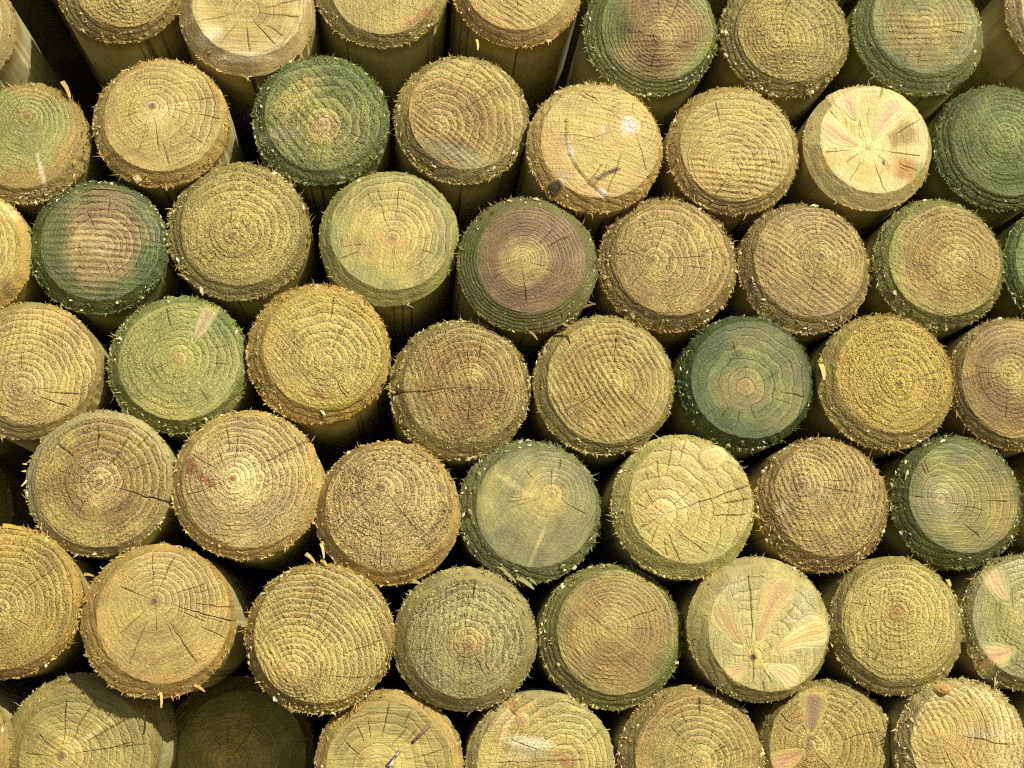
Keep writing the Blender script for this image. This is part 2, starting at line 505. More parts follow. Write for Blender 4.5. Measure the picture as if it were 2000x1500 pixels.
    thru = np.array([1.0 if (CI[i] >= 0 and cl[CI[i]][2] > 1) else 0.0 for i in range(n_sp)])
    yF = Y[(NR-1)*n_sp:NR*n_sp]; xF = X[(NR-1)*n_sp:NR*n_sp]; zF = Z[(NR-1)*n_sp:NR*n_sp]
    cwid = np.hypot(Ox-Fx, Oz-Fz)
    for k in range(NB+1):
        t = k/NB
        x = xF + t*(Ox - xF - thru*CS*0); z = zF + t*(Oz - zF)
        y = (yF - dp)*(1-t) + 0.0
        cap = np.sin(math.pi*t)
        arc = ta*R
        bump = min(fuzz, shag+0.1)*(0.00028*(vn(arc/0.0013, t*2.2 + 0*arc, seed+50)-0.5) + 0.00016*(vn(arc/0.0028, t*5 + 0*arc, seed+51)-0.5))
        chat = 0.0003*shag*np.sin(t*9 + 3*vn(arc/0.012, arc*0, seed+52))*vn(arc/0.02, arc*0+1, seed+53)
        rad = 0.0001*cap
        y = y - cap**0.5*(bump + chat)*min(1, 8*t) - rad + dp*thru + dp*(1-thru)*(1-sstep(0, 0.15, t))
        y = y + (shag*0.0016*(vn(arc/0.0022, arc*0+7, seed+54)-0.5) if t == 1 else 0)
        BX.append(x); BY.append(y); BZ.append(z); SS.append(np.full(n_sp, 1.07 + 0*t))
    X2 = np.concatenate(BX); Y2 = np.concatenate(BY); Z2 = np.concatenate(BZ)
    S2, _ = spar(X2, Z2)
    idx = np.arange((NB+1)*n_sp).reshape(NB+1, n_sp); nx = np.roll(idx, -1, 1)
    Q = np.stack([idx[:-1], nx[:-1], nx[1:], idx[1:]], -1).reshape(-1, 4)
    tn2 = tint(X2, Z2, np.maximum(S2, 1.07))
    tn2 = tn2*(0.82 + 0.36*fbm(np.tile(ta*R/0.004, NB+1), np.repeat(np.linspace(0, 3, NB+1), n_sp), seed+55))[:, None]
    PH2 = phase(X2, Z2)
    ck2 = np.tile(thru*np.where(CS == 0, 1, 0.2), NB+1)
    misc2 = np.stack([np.full(len(X2), rk*0.8), np.full(len(X2), 0.12+0.6*shag*min(1, fuzz+0.3)), ck2], 1)
    me = make_mesh("chamfer", np.stack([X2, Y2, Z2], 1), Q[:, ::-1], None, dict(tint=tn2, phase=PH2, misc=misc2))
    link("chamfer", me, M_END, root)
    # ---- shaft
    ys = np.array([0.0, 0.0025, 0.008, 0.02, 0.045, 0.09, 0.16, 0.3, 0.6, SHAFT_LEN])
    xr, yr, zr = X2[-n_sp:], Y2[-n_sp:], Z2[-n_sp:]
    SX, SY, SZ = [], [], []
    for y in ys:
        k = 1.0 + 0.004*(vn(ta*2+4, ta*0 + y*6, seed+60)-0.5) if y > 0 else 1.0
        rr = R*(1 + wob(ta, seed % 5, 0.006))*k
        if y == 0: SX.append(xr); SY.append(yr); SZ.append(zr)
        else: SX.append(rr*np.cos(ta)); SZ.append(rr*np.sin(ta)); SY.append(np.full(n_sp, y) + thru*(CS == 0)*0)
    X3 = np.concatenate(SX); Y3 = np.concatenate(SY); Z3 = np.concatenate(SZ)
    nsr = len(ys)
    idx = np.arange(nsr*n_sp).reshape(nsr, n_sp); nx = np.roll(idx, -1, 1)
    Q = np.stack([idx[:-1], nx[:-1], nx[1:], idx[1:]], -1).reshape(-1, 4)
    sc = kc(shaft)
    gr_ = sstep(0.0, 0.03, Y3)[:, None]
    tn3 = (cr*0.9*(1-gr_) + sc*gr_)
    # close the far end
    V3 = np.concatenate([np.stack([X3, Y3, Z3], 1), [[0, SHAFT_LEN, 0]]])
    tn3 = np.concatenate([tn3, [sc]])
    back = np.stack([np.full(n_sp, nsr*n_sp), idx[-1], nx[-1]], 1)
    me = make_mesh("shaft", V3, Q[:, ::-1], back[:, ::-1], dict(tint=tn3))
    link("shaft", me, M_SHAFT, root)
    if lowres:
        return root
    # ---- surface height anywhere on the end
    def surf(x, z):
        x = np.asarray(x, float); z = np.asarray(z, float)
        lo = np.zeros_like(x); hi = np.ones_like(x)*1.2
        for _ in range(18):
            md = (lo+hi)/2
            g = np.hypot(x - fc[0]*(1-md), z - fc[1]*(1-md)) - (fr + md*(R-fr))
            lo = np.where(g > 0, md, lo); hi = np.where(g > 0, hi, md)
        on = np.hypot(x-fc[0], z-fc[1]) <= fr
        return np.where(on, yface(x, z), yface(x, z)*(1-lo))
    # ---- knots (their outer edge takes the tone of the wood around them)
    for kn in knots:
        if kn[0] == 'petal':
            a = loc(kn[1], kn[2]); b = loc(kn[3], kn[4]); w = kn[5]*m1*1.08
            core, rimc = kc(kn[6]), kc(kn[7])
            nu, nv = 26, 15
            U, Wv = np.meshgrid(np.linspace(0, 1, nu), np.linspace(-1, 1, nv), indexing='ij')
            U = U.ravel(); Wv = Wv.ravel()
            ab = b-a; l = np.hypot(*ab); e1 = ab/l; e2 = np.array([-e1[1], e1[0]])
            prof = U**0.75*np.sqrt(np.clip(1.0-U**7, 0, 1))
            prof = prof*(1 + 0.25*(vn(U*5, Wv*0, seed+70)-0.5)) + 0.02
            x = a[0] + e1[0]*U*l + e2[0]*Wv*w*prof; z = a[1] + e1[1]*U*l + e2[1]*Wv*w*prof
            S_, _ = spar(x, z); ph_ = phase(x, z)
            edgew = (1-np.abs(Wv))*np.minimum(1, 8*U)*np.minimum(1, 8*(1-U))
            y = surf(x, z) - relief(x, z, S_, ph_)*sstep(1.0, 0.95, S_) - 0.0002*sstep(0, 0.3, edgew) + 0.00008*sstep(0.10, 0, edgew)
            q = np.abs(Wv) + 0.25*(vn(U*9, Wv*4, seed+71)-0.5)
            mixv = sstep(0.25, 0.95, q)[:, None]
            c = core*(1-mixv) + rimc*mixv
            bgc = tint(x, z, np.minimum(S_, 1.0)); eb = sstep(0.85, 0.05, edgew)[:, None]; c = c*(1-eb) + bgc*eb
            line = (np.exp(-((Wv+0.2*(vn(U*4, Wv*0, seed+72)-0.5))/0.08)**2)*sstep(0.08, 0.25, U)*sstep(0.9, 0.6, U)*0.35)[:, None]
            c = c*(1-line) + kc('plum')*line
            gi = np.arange(nu*nv).reshape(nu, nv)
            Qk = np.stack([gi[:-1, :-1], gi[1:, :-1], gi[1:, 1:], gi[:-1, 1:]], -1).reshape(-1, 4)
            me = make_mesh("knot", np.stack([x, y, z], 1), Qk, None,
                           dict(tint=c, phase=Wv*3+U*2, misc=np.stack([0*x+0.07, 0*x+0.2, 0*x], 1)))
            link("knot", me, M_END, root)
        else:
            o = loc(kn[1], kn[2]); rx, rz, hh = kn[3]*m1, kn[4]*m1, kn[5]*0.001
            core, rimc = kc(kn[6]), kc(kn[7])
            nu, nv = 12, 30
            rr_, aa = np.meshgrid(np.linspace(0.03, 1.0, nu), np.linspace(0, 2*np.pi, nv, endpoint=False), indexing='ij')
            rr_ = rr_.ravel(); aa = aa.ravel()
            wobk = 1 + 0.12*np.sin(2*aa+seed) + 0.07*np.sin(3*aa)
            x = o[0] + rx*rr_*np.cos(aa)*wobk; z = o[1] + rz*rr_*np.sin(aa)*wobk
            y = surf(x, z) - hh*(1-rr_**2.2) - 0.0003 + (0.0012 if hh > 0.002 else 0.00035)*sstep(0.9, 1, rr_) - 0.0002*np.sin(rr_*11)*(rr_ < 0.85)*(hh > 0.0018)
            mixv = sstep(0.35, 0.9, rr_ + 0.2*(vn(aa*2, rr_*4, seed+75)-0.5))[:, None]
            c = core*(1-mixv) + rimc*mixv
            if hh < 0.002:
                S_, _ = spar(x, z); eb = sstep(0.55, 1.0, rr_ + 0.2*(vn(aa*3, rr_*4, seed+76)-0.5))[:, None]; c = c*(1-eb) + tint(x, z, np.minimum(S_, 1.0))*eb
            gi = np.arange(nu*nv).reshape(nu, nv); gn = np.roll(gi, -1, 1)
            Qk = np.stack([gi[:-1], gi[1:], gn[1:], gn[:-1]], -1).reshape(-1, 4)
            V_ = np.concatenate([np.stack([x, y, z], 1), [[o[0], float(surf(o[0], o[1])) - hh - 0.0003, o[1]]]])
            c = np.concatenate([c, [core]])
            tr = np.stack([np.full(nv, nu*nv), gi[0], gn[0]], 1)
            me = make_mesh("knot", V_, Qk, tr,
                           dict(tint=c, phase=np.concatenate([rr_*2.5, [0]]), misc=np.tile([0.35, 0.2, 0.0], (len(V_), 1))))
            link("knot", me, M_END, root)
    # ---- torn fibres and chips round the rim (too many and too small to pick apart)
    nf = int(100 + 700*shag); nh = int(hair*0.5); nc = int(12 + 230*shag)
    Vs, Ts, Cs = [], [], []
    base = 0
    a = rng.uniform(0, 2*np.pi, nf)
    cl_ = vn((a)*6, a*0, seed+80)
    a = a[cl_ > 0.62 - 0.38*shag]
    def rimpoint(a, t):                       # t 0 face edge .. 1 rim
        rx = fc[0]*(1-t) + (fr*(1-t) + R*t)*np.cos(a); rz = fc[1]*(1-t) + (fr*(1-t) + R*t)*np.sin(a)
        return np.stack([rx, surf(rx, rz), rz], 1)
    def shards(P, D, ln, wd, c):
        nonlocal base
        n_ = len(P)
        D = D/np.linalg.norm(D, axis=1)[:, None]
        r = rng.normal(size=(n_, 3)); A = np.cross(D, r); A /= np.linalg.norm(A, axis=1)[:, None]
        B = np.cross(D, A)
        P0 = P - D*ln[:, None]*0.3
        v0 = P0 + A*wd[:, None]; v1 = P0 - 0.5*A*wd[:, None] + 0.6*B*wd[:, None]; v2 = P0 - 0.5*A*wd[:, None] - 0.6*B*wd[:, None]
        bend = rng.normal(0, 0.25, (n_, 3))*ln[:, None]
        M = P + D*ln[:, None]*0.5
        m0 = M + A*wd[:, None]*0.75 + bend*0.3; m1_ = M - 0.5*A*wd[:, None]*0.75 + 0.5*B*wd[:, None] + bend*0.3; m2 = M - 0.5*A*wd[:, None]*0.75 - 0.5*B*wd[:, None] + bend*0.3
        tip = P + D*ln[:, None] + bend
        VV = np.stack([v0, v1, v2, m0, m1_, m2, tip], 1).reshape(-1, 3)
        tri = np.array([[0, 1, 4], [0, 4, 3], [1, 2, 5], [1, 5, 4], [2, 0, 3], [2, 3, 5], [3, 4, 6], [4, 5, 6], [5, 3, 6]])
        TT = (np.arange(n_)*7)[:, None, None] + tri[None] + base
        Vs.append(VV); Ts.append(TT.reshape(-1, 3)); Cs.append(np.repeat(c, 7, 0)); base += n_*7
    tt = np.where(rng.random(len(a)) < 0.8, rng.uniform(0.95, 1.0, len(a)), rng.uniform(0.35, 0.95, len(a)))
    P = rimpoint(a, tt)
    rad = np.stack([np.cos(a), 0*a, np.sin(a)], 1); tang = np.stack([-np.sin(a), 0*a, np.cos(a)], 1)
    D = rad*rng.uniform(-0.1, 0.8, (len(a), 1)) + tang*rng.normal(0, 0.5, (len(a), 1)) + np.array([0, -1, 0])*rng.uniform(0.2, 1.1, (len(a), 1))
    mixk = rng.random((len(a), 1))
    cc = (cr*(1-mixk) + np.minimum(1.15*c2, kc('cream'))*mixk)*rng.uniform(0.8, 1.15, (len(a), 1))
    shards(P, D, rng.gamma(2.0, 0.00060, len(a))*(0.6+0.8*shag) + 0.0006, rng.uniform(0.00028, 0.00085, len(a)), cc)
    if nh:
        a = rng.uniform(0, 2*np.pi, nh); P = rimpoint(a, np.full(nh, 1.0))
        rad = np.stack([np.cos(a), 0*a, np.sin(a)], 1); tang = np.stack([-np.sin(a), 0*a, np.cos(a)], 1)
        D = rad + tang*rng.normal(0, 0.6, (nh, 1)) + np.array([0, -1, 0])*rng.uniform(-0.2, 0.5, (nh, 1))
        shards(P, D, rng.uniform(0.003, 0.0065, nh), rng.uniform(0.0002, 0.0004, nh), np.tile(np.minimum(1.3*c2, kc('cream')), (nh, 1)))
    # chips lying along the chamfer
    ac = rng.uniform(0, 2*np.pi, nc); keep = vn(ac*4+2, ac*0, seed+81) > 0.55 - 0.3*shag; ac = ac[keep]
    tcp = np.clip(rng.choice([0.35, 0.72, 0.9, 0.97, 1.0], len(ac)) + rng.normal(0, 0.04, len(ac)), 0.1, 1.0)
    P = rimpoint(ac, tcp); n_ = len(ac)
    rad = np.stack([np.cos(ac), 0*ac, np.sin(ac)], 1); tang = np.stack([-np.sin(ac), 0*ac, np.cos(ac)], 1)
    e1 = tang*np.cos(0.6) + rad*rng.normal(0, 0.4, (n_, 1)); e1 /= np.linalg.norm(e1, axis=1)[:, None]
    nrm = rad*0.6 + np.array([0, -0.8, 0]); e2 = np.cross(nrm, e1)
    la = rng.gamma(2.5, 0.00027, n_)[:, None]*(0.7+0.6*shag) + 0.0003; lb = la*rng.uniform(0.35, 0.8, (n_, 1)); lc = la*rng.uniform(0.25, 0.6, (n_, 1))
    P = P + nrm*lc*0.4
    six = np.stack([P+e1*la, P-e1*la, P+e2*lb, P-e2*lb, P+nrm*lc, P-nrm*lc], 1)
    six += rng.normal(0, 0.25, six.shape)*lb[:, None, :]
    tri = np.array([[0, 2, 4], [2, 1, 4], [1, 3, 4], [3, 0, 4], [2, 0, 5], [1, 2, 5], [3, 1, 5], [0, 3, 5]])
    Ts.append(((np.arange(n_)*6)[:, None, None] + tri[None] + base).reshape(-1, 3)); base += n_*6
    Vs.append(six.reshape(-1, 3))
    mixk = rng.random((n_, 1))**2.2
    Cs.append(np.repeat(cr*(1-mixk) + kc('cream')*mixk, 6, 0))
    V_ = np.concatenate(Vs); T_ = np.concatenate(Ts); C_ = np.concatenate(Cs)
    me = make_mesh("torn_fibres", V_, [], T_, dict(tint=C_, phase=np.zeros(len(V_)), misc=np.tile([0.0, 0.1, 0.0], (len(V_), 1))), smooth=False)
    link("torn_fibres", me, M_END, root, kind="stuff")
    # ---- single splinters big enough to pick out
    for (x0, y0, x1, y1, w) in splinters:
        A = bp(x0, y0, dep-0.002) - rc; B = bp(x1, y1, dep-0.007) - rc
        ax = B-A; l = np.linalg.norm(ax); ax /= l
        s1_ = np.cross(ax, [0, 1, 0]); s1_ /= np.linalg.norm(s1_); s2_ = np.cross(ax, s1_); hw = w*m1*0.5
        Vv = []
        prof = [(0, 1.0, 0), (0.35, 0.9, 0.03), (0.7, 0.7, 0.0), (0.95, 0.35, -0.05)]
        for t, k, bnd in prof:
            c = A + ax*l*t + s1_*bnd*l
            for u_, v_ in ((1, 0.4), (-1, 0.5), (-0.8, -0.5), (0.9, -0.4)):
                Vv.append(c + s1_*hw*k*u_ + s2_*hw*k*v_)
        Qv = []
        for i in range(3):
            for j in range(4):
                Qv.append((4*i+j, 4*i+(j+1) % 4, 4*i+4+(j+1) % 4, 4*i+4+j))
        Qv += [(3, 2, 1, 0), (12, 13, 14, 15)]
        n_ = len(Vv)
        me = make_mesh("splinter", Vv, Qv, None, dict(tint=np.tile(np.minimum(1.2*c2, kc('cream')), (n_, 1)), phase=np.zeros(n_), misc=np.tile([0, 0.2, 0.0], (n_, 1))), smooth=False)
        link("splinter", me, M_END, root)
    return root

P = post
# ------------------------------------------------------------------ the posts, row by row from the top
# row one, cut by the upper edge
P("olive tan post at upper left, bare shaft below its ragged rim", (237,-33,125), (245,-44,103), (250,0),
  ('straw','straw','ochre','drab'), n=9, rk=0.5, saw=(20,11,0.15), fuzz=0.9, shag=0.75, cracks=((300,.1,.6,.5),))
P("smooth pale tan top row post with clean chamfer and star of cracks", (483,26,131), (487,4,111), (482,22),
  ('tan','tan','pale','brown'), n=9, rk=0.9, saw=(0,20,0.06), fuzz=0.25, shag=0.25,
  cracks=((85,0,.7,.5),(140,0,.95,.6),(195,.1,.9,.5),(235,0,.95,.6),(275,0,.9,.5),(310,0,.9,.6),(355,0,.9,.5),(40,0,.8,.5),(15,.3,.95,.4)),
  stains=((410,70,30,18,40,'cream',.7),(480,112,60,10,0,'cream',.6),(420,85,22,22,0,'grey',.5)), mixd=.6)
P("yellow green post in the top row with orange streak low on its face", (744,-30,131), (750,-30,103), (768,2),
  ('olive','straw','straw','drab'), n=7, rk=0.6, saw=(88,13,0.12), fuzz=0.5, shag=0.6, alt='sage',
  stains=((820,30,42,9,38,'rust',.85),(790,42,40,8,25,'orange',.6)))
P("warm tan top row post with coarse curved saw lines and long bare shaft", (1010,-28,128), (1010,-39,104), (1012,-30),
  ('tan','tan','orange','brown'), n=8, rk=0.5, saw=(-32,11,0.42), fuzz=0.6, shag=0.5, splinters=((931,78,935,99,5),), cracks=((270,.1,.6,.4),))
P("greenish brown post in the top row with fine close rings and dark red pith", (1270,64,131), (1284,52,110), (1288,73),
  ('tan','brown','sage','moss'), n=15, rk=0.9, saw=(3,10,0.22), fuzz=0.7, shag=0.7, alt='mauve',
  cracks=((62,0,.8,.7),(172,0,.55,.6),(255,.1,.7,.4)), stains=((1195,40,40,60,0,'teal',.6),(1385,130,18,50,-30,'teal',.6)))
P("rough olive post in the top row with fibrous rim and faint radial cracks", (1532,69,127), (1546,60,106), (1515,82),
  ('straw','olive','olive','drab'), n=10, rk=0.35, saw=(2,9,0.22), fuzz=1.0, shag=0.95, alt='ochre', cracks=((20,0,.9,.5),(70,.1,.7,.4),(265,0,.5,.4)))
P("green and tan post in the top row with square grid of saw marks and rings", (1793,64,130), (1808,44,105), (1808,45),
  ('straw','olive','sage','moss'), n=11, rk=1.0, saw=(4,12,0.34), fuzz=0.6, shag=0.6, alt='teal',
  cracks=((118,0,1.0,.8),(345,0,.8,.6),(0,.3,.9,.4)), stains=((1790,-20,90,40,0,'green',.6),(1760,130,60,25,-30,'teal',.5)))
P("pale post cut off by the upper right corner with brown shaft below it", (2086,28,127), (2096,16,104), (2095,15),
  ('pale','pale','pale','brown'), n=8, rk=0.5, fuzz=0.3, shag=0.5)
# row two
P("olive post at left edge of second row with pinkish pith and dark right flank", (53,280,122), (43,267,104), (55,225),
  ('olive','sage','ochre','drab'), n=9, rk=0.5, saw=(60,10,0.08), fuzz=0.55, shag=0.8, alt='green',
  stains=((45,255,28,14,-20,'grey',.6),(80,330,5,36,15,'cream',.7)), splinters=((122,160,140,192,9),))
P("warm tan post in second row with small dark pith left of centre and smooth face", (315,241,131), (318,227,113), (297,207),
  ('pink','tan','tan','ochre'), n=8, rk=0.55, saw=(15,9,0.12), fuzz=0.5, shag=0.6, dep=-.006, hair=26,
  cracks=((85,0,.35,.9),(350,.0,1.0,.5),(10,.15,1.0,.5),(280,.1,.7,.5),(255,.2,.8,.4)), stains=((330,215,50,12,25,'pale',.6),(297,207,6,6,0,'plum',.9)))
P("vivid green post in second row with pink pith disc and pale streak on the left", (627,236,132), (632,222,114), (632,248),
  ('straw',(158,154,84),(118,130,64),(84,98,46)), n=6, rk=0.8, saw=(-52,15,0.36), fuzz=0.9, shag=0.9, alt='moss',
  stains=((632,248,26,25,0,'pink',.85),(545,262,50,13,6,'grey',.85),(575,190,60,30,40,'straw',.6),(680,170,60,40,-30,'teal',.55)))
P("tan post in second row with pith near lower left and damp grey patch below", (902,235,131), (911,222,112), (850,250),
  ('tan','ochre','straw','drab'), n=8, rk=0.8, saw=(-38,10,0.30), fuzz=0.7, shag=0.75, mixd=.75,
  stains=((835,205,50,75,15,'orange',.55),(895,302,75,22,-20,'grey',.75),(905,285,50,14,-25,'umber',.5),(845,320,60,16,-35,'shade',.6)), cracks=((35,.2,.9,.4),(60,.4,1,.4)))
P("broad tan post in second row with long curved split, black mark and bluish resin patch", (1161,289,133), (1172,276,115), (1235,243),
  ((208,174,112),(210,178,110),(206,172,104),'ochre'), n=10, rk=0.4, saw=(-10,10,0.10), fuzz=0.4, shag=0.6, mixd=.8, dep=-.012, alt='orange',
  cracks=((285,.1,.9,.5),(250,.4,.95,.5),(150,.1,.9,.4),(200,.2,.6,.5)),
  stains=((1228,247,18,18,0,'white',.75),(1178,255,3,10,0,'white',.6),(1197,334,18,6,22,'black',.9),(1170,347,22,6,20,'umber',.7),(1140,365,26,7,20,'rust',.3),
          (1115,292,4,28,18,'white',.8),(1178,376,12,7,-40,'white',.75),(1103,345,14,18,20,'ash',.6),(1085,210,50,26,60,'pink',.6)),  # white strips by the split are resin, its glint painted in
  knots=(('cap',1084,366,17,20,1.2,'umber','black'),),
  grove=((((1104,236),(1104,276),(1112,305),(1128,332),(1150,358),(1183,386)),0.6,2.0),))
P("tan post in second row with wavy horizontal saw grooves and pith low on face", (1431,295,130), (1440,285,111), (1425,340),
  ('tan','tan','straw','brown'), n=10, rk=0.45, saw=(-6,12,0.46), fuzz=0.6, shag=0.7, dep=-.004,
  cracks=((75,0,.3,.6),(235,0,.98,.7),(330,0,.95,.5),(15,.2,.8,.5)), stains=((1380,330,60,50,0,'orange',.5),))
P("pale cream post in second row with pink knot petals, brown patches and star cracks", (1694,289,128), (1708,273,108), (1695,290),
  ((222,200,140),(214,184,120),(222,198,138),'drab'), n=5, rk=0.12, saw=(85,9,0.05), fuzz=0.22, shag=0.18, alt='straw', dep=-.004, hair=5,
  knots=(('petal',1672,238,1644,168,42,(220,176,130),'cream'),('petal',1703,276,1757,196,44,(220,176,130),'pale'),('petal',1678,284,1602,252,44,(220,176,130),'cream')),
  stains=((1768,330,34,26,-20,(176,122,48),.9),(1762,262,34,30,40,(150,118,56),.9),(1790,350,20,14,0,(176,124,62),.5),(1620,315,22,20,0,'gold',.6),(1690,340,14,40,0,'gold',.45),
          (1795,335,10,22,-20,'sage',.8),(1726,318,4,6,0,'black',.9),(1672,250,26,14,-40,'gold',.5)),
  cracks=((105,0,.55,.5),(352,0,.9,.7),(30,.5,.95,.7),(215,0,.6,.7),(290,.2,.97,.5),(240,.4,.9,.5),(187,.4,.95,.5),(335,.6,.95,.6),(75,.5,1,.5),(145,.4,.9,.5),(120,.1,.35,.6)))
P("dark green post at right of second row with pinkish pith and soft rings", (1948,289,128), (1968,277,108), (1965,265),
  ((140,146,74),(112,126,58),'moss','dgreen'), n=11, rk=0.6, saw=(-60,9,0.2), fuzz=0.8, shag=0.8, alt='teal')
# row three
P("yellow tan post cut by left edge in third row with sunlit top", (-70,497,132), (-78,487,116), (-90,480),
  ('tan','straw','gold','ochre'), n=9, rk=0.5, fuzz=0.5, shag=0.4, saw=(60,11,0.15), stains=((20,410,30,20,-40,'pale',.7),(15,565,14,22,30,'umber',.7)), shaft='ash')  # the pale entry paints a highlight on the sunlit top
P("green rimmed post in third row with pinkish brown centre and saw grid", (194,484,133), (198,472,117), (200,483),
  ((206,182,128),(170,146,96),(104,112,62),'dgreen'), n=9, rk=1.0, saw=(-3,13,0.42), fuzz=0.6, shag=0.9, alt='mauve', mixd=.6,
  stains=((285,520,30,60,-15,'teal',.6),(120,480,24,70,0,'teal',.5)), cracks=((60,0,.3,.4),(350,0,.35,.4)))
P("olive gold post in third row with white chips round the chamfer and faint rings", (467,452,138), (473,440,119), (455,460),
  ('straw','straw','olive','drab'), n=8, rk=0.5, saw=(45,10,0.1), fuzz=0.85, shag=0.95, cracks=((100,0,.3,.5),(250,.1,.5,.4)), stains=((510,400,34,6,28,'rust',.35),))
P("smooth sage and tan post in third row with plain wide green chamfer", (760,466,136), (765,452,118), (768,465),
  ('tan','straw','sage','sage'), n=9, rk=0.55, saw=(80,9,0.05), fuzz=0.42, shag=0.3, alt='olive', cracks=((112,0,.55,.5),(85,.3,.8,.5),(270,.2,.6,.4)),
  stains=((765,475,34,30,0,'orange',.4),(720,540,60,25,-25,'sage',.6)))
P("mauve brown post in third row with dense rings and thick dark green rim", (1030,517,137), (1037,506,107), (1018,508),
  ('straw',(130,102,68),(140,112,68),(90,104,52)), n=17, rk=0.8, saw=(20,8,0.08), fuzz=0.45, shag=0.6, alt='plum', dep=-.008,
  cracks=((100,0,.35,.7),(275,0,.8,.7),(345,0,.4,.5)), stains=((1018,515,42,50,0,'straw',.55),(925,470,24,60,0,'teal',.5),(1085,450,28,20,40,'plum',.4)),
  splinters=((1100,632,1130,652,6),(1035,648,1052,664,5),(1140,600,1165,592,5)), hair=30)
P("golden tan post in third row with ragged shaded left rim and broken rings", (1304,517,135), (1314,505,114), (1275,507),
  ('straw','tan','ochre','drab'), n=8, rk=1.0, saw=(70,11,0.2), fuzz=0.8, shag=0.95, cracks=((70,0,.6,.8),(160,0,.7,.7),(5,.2,.7,.5),(230,.3,.9,.5)), alt='straw')
P("tan post in third row with deep stepped rings and pale centre", (1570,525,130), (1582,511,110), (1605,500),
  ('straw','tan','tan','drab'), n=11, rk=1.2, saw=(-35,11,0.34), fuzz=0.7, shag=0.85, alt='mauve', cracks=((330,0,.3,.6),(250,.3,.8,.5),(100,.2,.7,.5)))
P("brown olive post in third row with greenish shaggy left rim and pale centre fan", (1832,517,130), (1846,508,112), (1875,513),
  ('straw','ochre','olive','moss'), n=9, rk=0.5, saw=(-30,9,0.16), fuzz=0.75, shag=0.85, alt='brown', cracks=((35,0,.5,.5),(205,0,.6,.5),(300,.2,.9,.5),(330,.3,.9,.4)),
  stains=((1860,525,30,24,0,'tan',.6),(1745,500,16,70,0,'green',.5)))
P("green post cut by right edge in third row", (2086,522,131), (2096,514,114), (2090,505),
  ('olive','green','green','dgreen'), n=9, rk=0.5, fuzz=0.7, shag=0.8)
# row four
P("pinkish tan post at left edge of fourth row with smooth orange upper right", (57,724,137), (70,715,118), (40,760),
  ('pink','tan','tan','drab'), n=10, rk=0.6, saw=(80,10,0.2), fuzz=0.7, shag=0.4, dep=-.006, mixd=.7,
  stains=((140,650,22,70,35,'orange',.6),(90,620,50,16,-20,'orange',.5)), cracks=((200,0,.3,.6),(340,.3,.9,.6),(355,.4,.9,.5),(90,.2,.5,.4)))
P("sage green post in fourth row with long narrow knot and ringed pink pith", (350,712,136), (352,705,118), (350,700),
  ('green','sage','sage','moss'), n=8, rk=0.3, saw=(30,8,0.08), fuzz=0.7, shag=0.85, alt='green', knots=(('petal',377,668,413,600,24,(176,146,112),'cream'),),
  stains=((350,700,16,15,0,(170,124,84),.85),(350,702,40,38,0,'straw',.55),(330,800,60,24,-20,'straw',.5),(430,640,28,40,30,'teal',.5)))
P("yellow tan post in fourth row with small orange smudge low on face and curled rim", (622,691,139), (634,680,118), (638,708),
  ('straw','straw','gold','ochre'), n=8, rk=0.5, saw=(-45,9,0.16), fuzz=0.75, shag=0.75, dep=-.008, alt='tan',
  stains=((625,772,22,10,-20,'rust',.55),(660,790,50,8,14,(170,160,50),.6)), cracks=((65,0,.6,.6),(330,0,.4,.6),(210,.0,.5,.5),(300,.3,.9,.5),(85,.6,.9,.5)), shaft='ash')
P("olive post in fourth row with hollow pith, long level crack and stepped mauve rings", (898,761,137), (907,750,118), (917,757),
  ('straw','ochre','straw','drab'), n=9, rk=1.2, saw=(-70,12,0.3), fuzz=1.0, shag=1.0, alt='mauve',
  cracks=((185,0,1.25,.9),(352,0,.75,.8),(268,0,.7,.7),(95,.3,.6,.7),(75,.5,.75,.6)), stains=((917,758,4,3,0,'black',.9),(985,665,14,8,40,'pink',.6)))
P("olive tan post in fourth row with checkered saw texture and red ringed pith", (1179,752,138), (1189,746,120), (1197,750),
  ('straw','ochre','straw','drab'), n=10, rk=0.7, saw=(-58,11,0.46), fuzz=0.7, shag=0.7, alt='olive', cracks=((130,0,.4,.6),(210,0,.9,.4),(320,.2,.8,.4),(85,.2,.8,.4)))
P("dark green post in fourth row with few bold black rings and pale pith", (1457,746,133), (1466,741,117), (1455,757),
  ((168,156,92),(106,122,50),(70,92,36),(54,76,30)), n=6, rk=2.0, saw=(40,9,0.03), fuzz=0.3, shag=0.8, alt='olive', mixd=.55,
  stains=((1455,757,13,13,0,'orange',.8),(1450,765,50,45,0,'olive',.65),(1415,760,30,40,30,'olive',.5)))
P("golden yellow post in fourth row with fuzzy face and rusty nick at left", (1729,746,135), (1745,732,114), (1757,750),
  ('gold','gold','gold','drab'), n=8, rk=0.3, saw=(-60,8,0.12), fuzz=1.1, shag=0.7, dep=-.006, alt='ochre', stains=((1648,704,20,8,0,'rust',.6),(1757,750,6,6,0,'plum',.6)),
  splinters=((1603,712,1612,744,10),))
P("brown olive post at right edge of fourth row with many fine rings", (1980,750,131), (1991,742,116), (1970,730),
  ('straw','brown','ochre','drab'), n=13, rk=0.8, saw=(20,10,0.15), fuzz=0.7, shag=0.7, cracks=((262,0,.7,.7),(180,.1,.7,.5),(40,.1,.6,.5)), alt='olive')
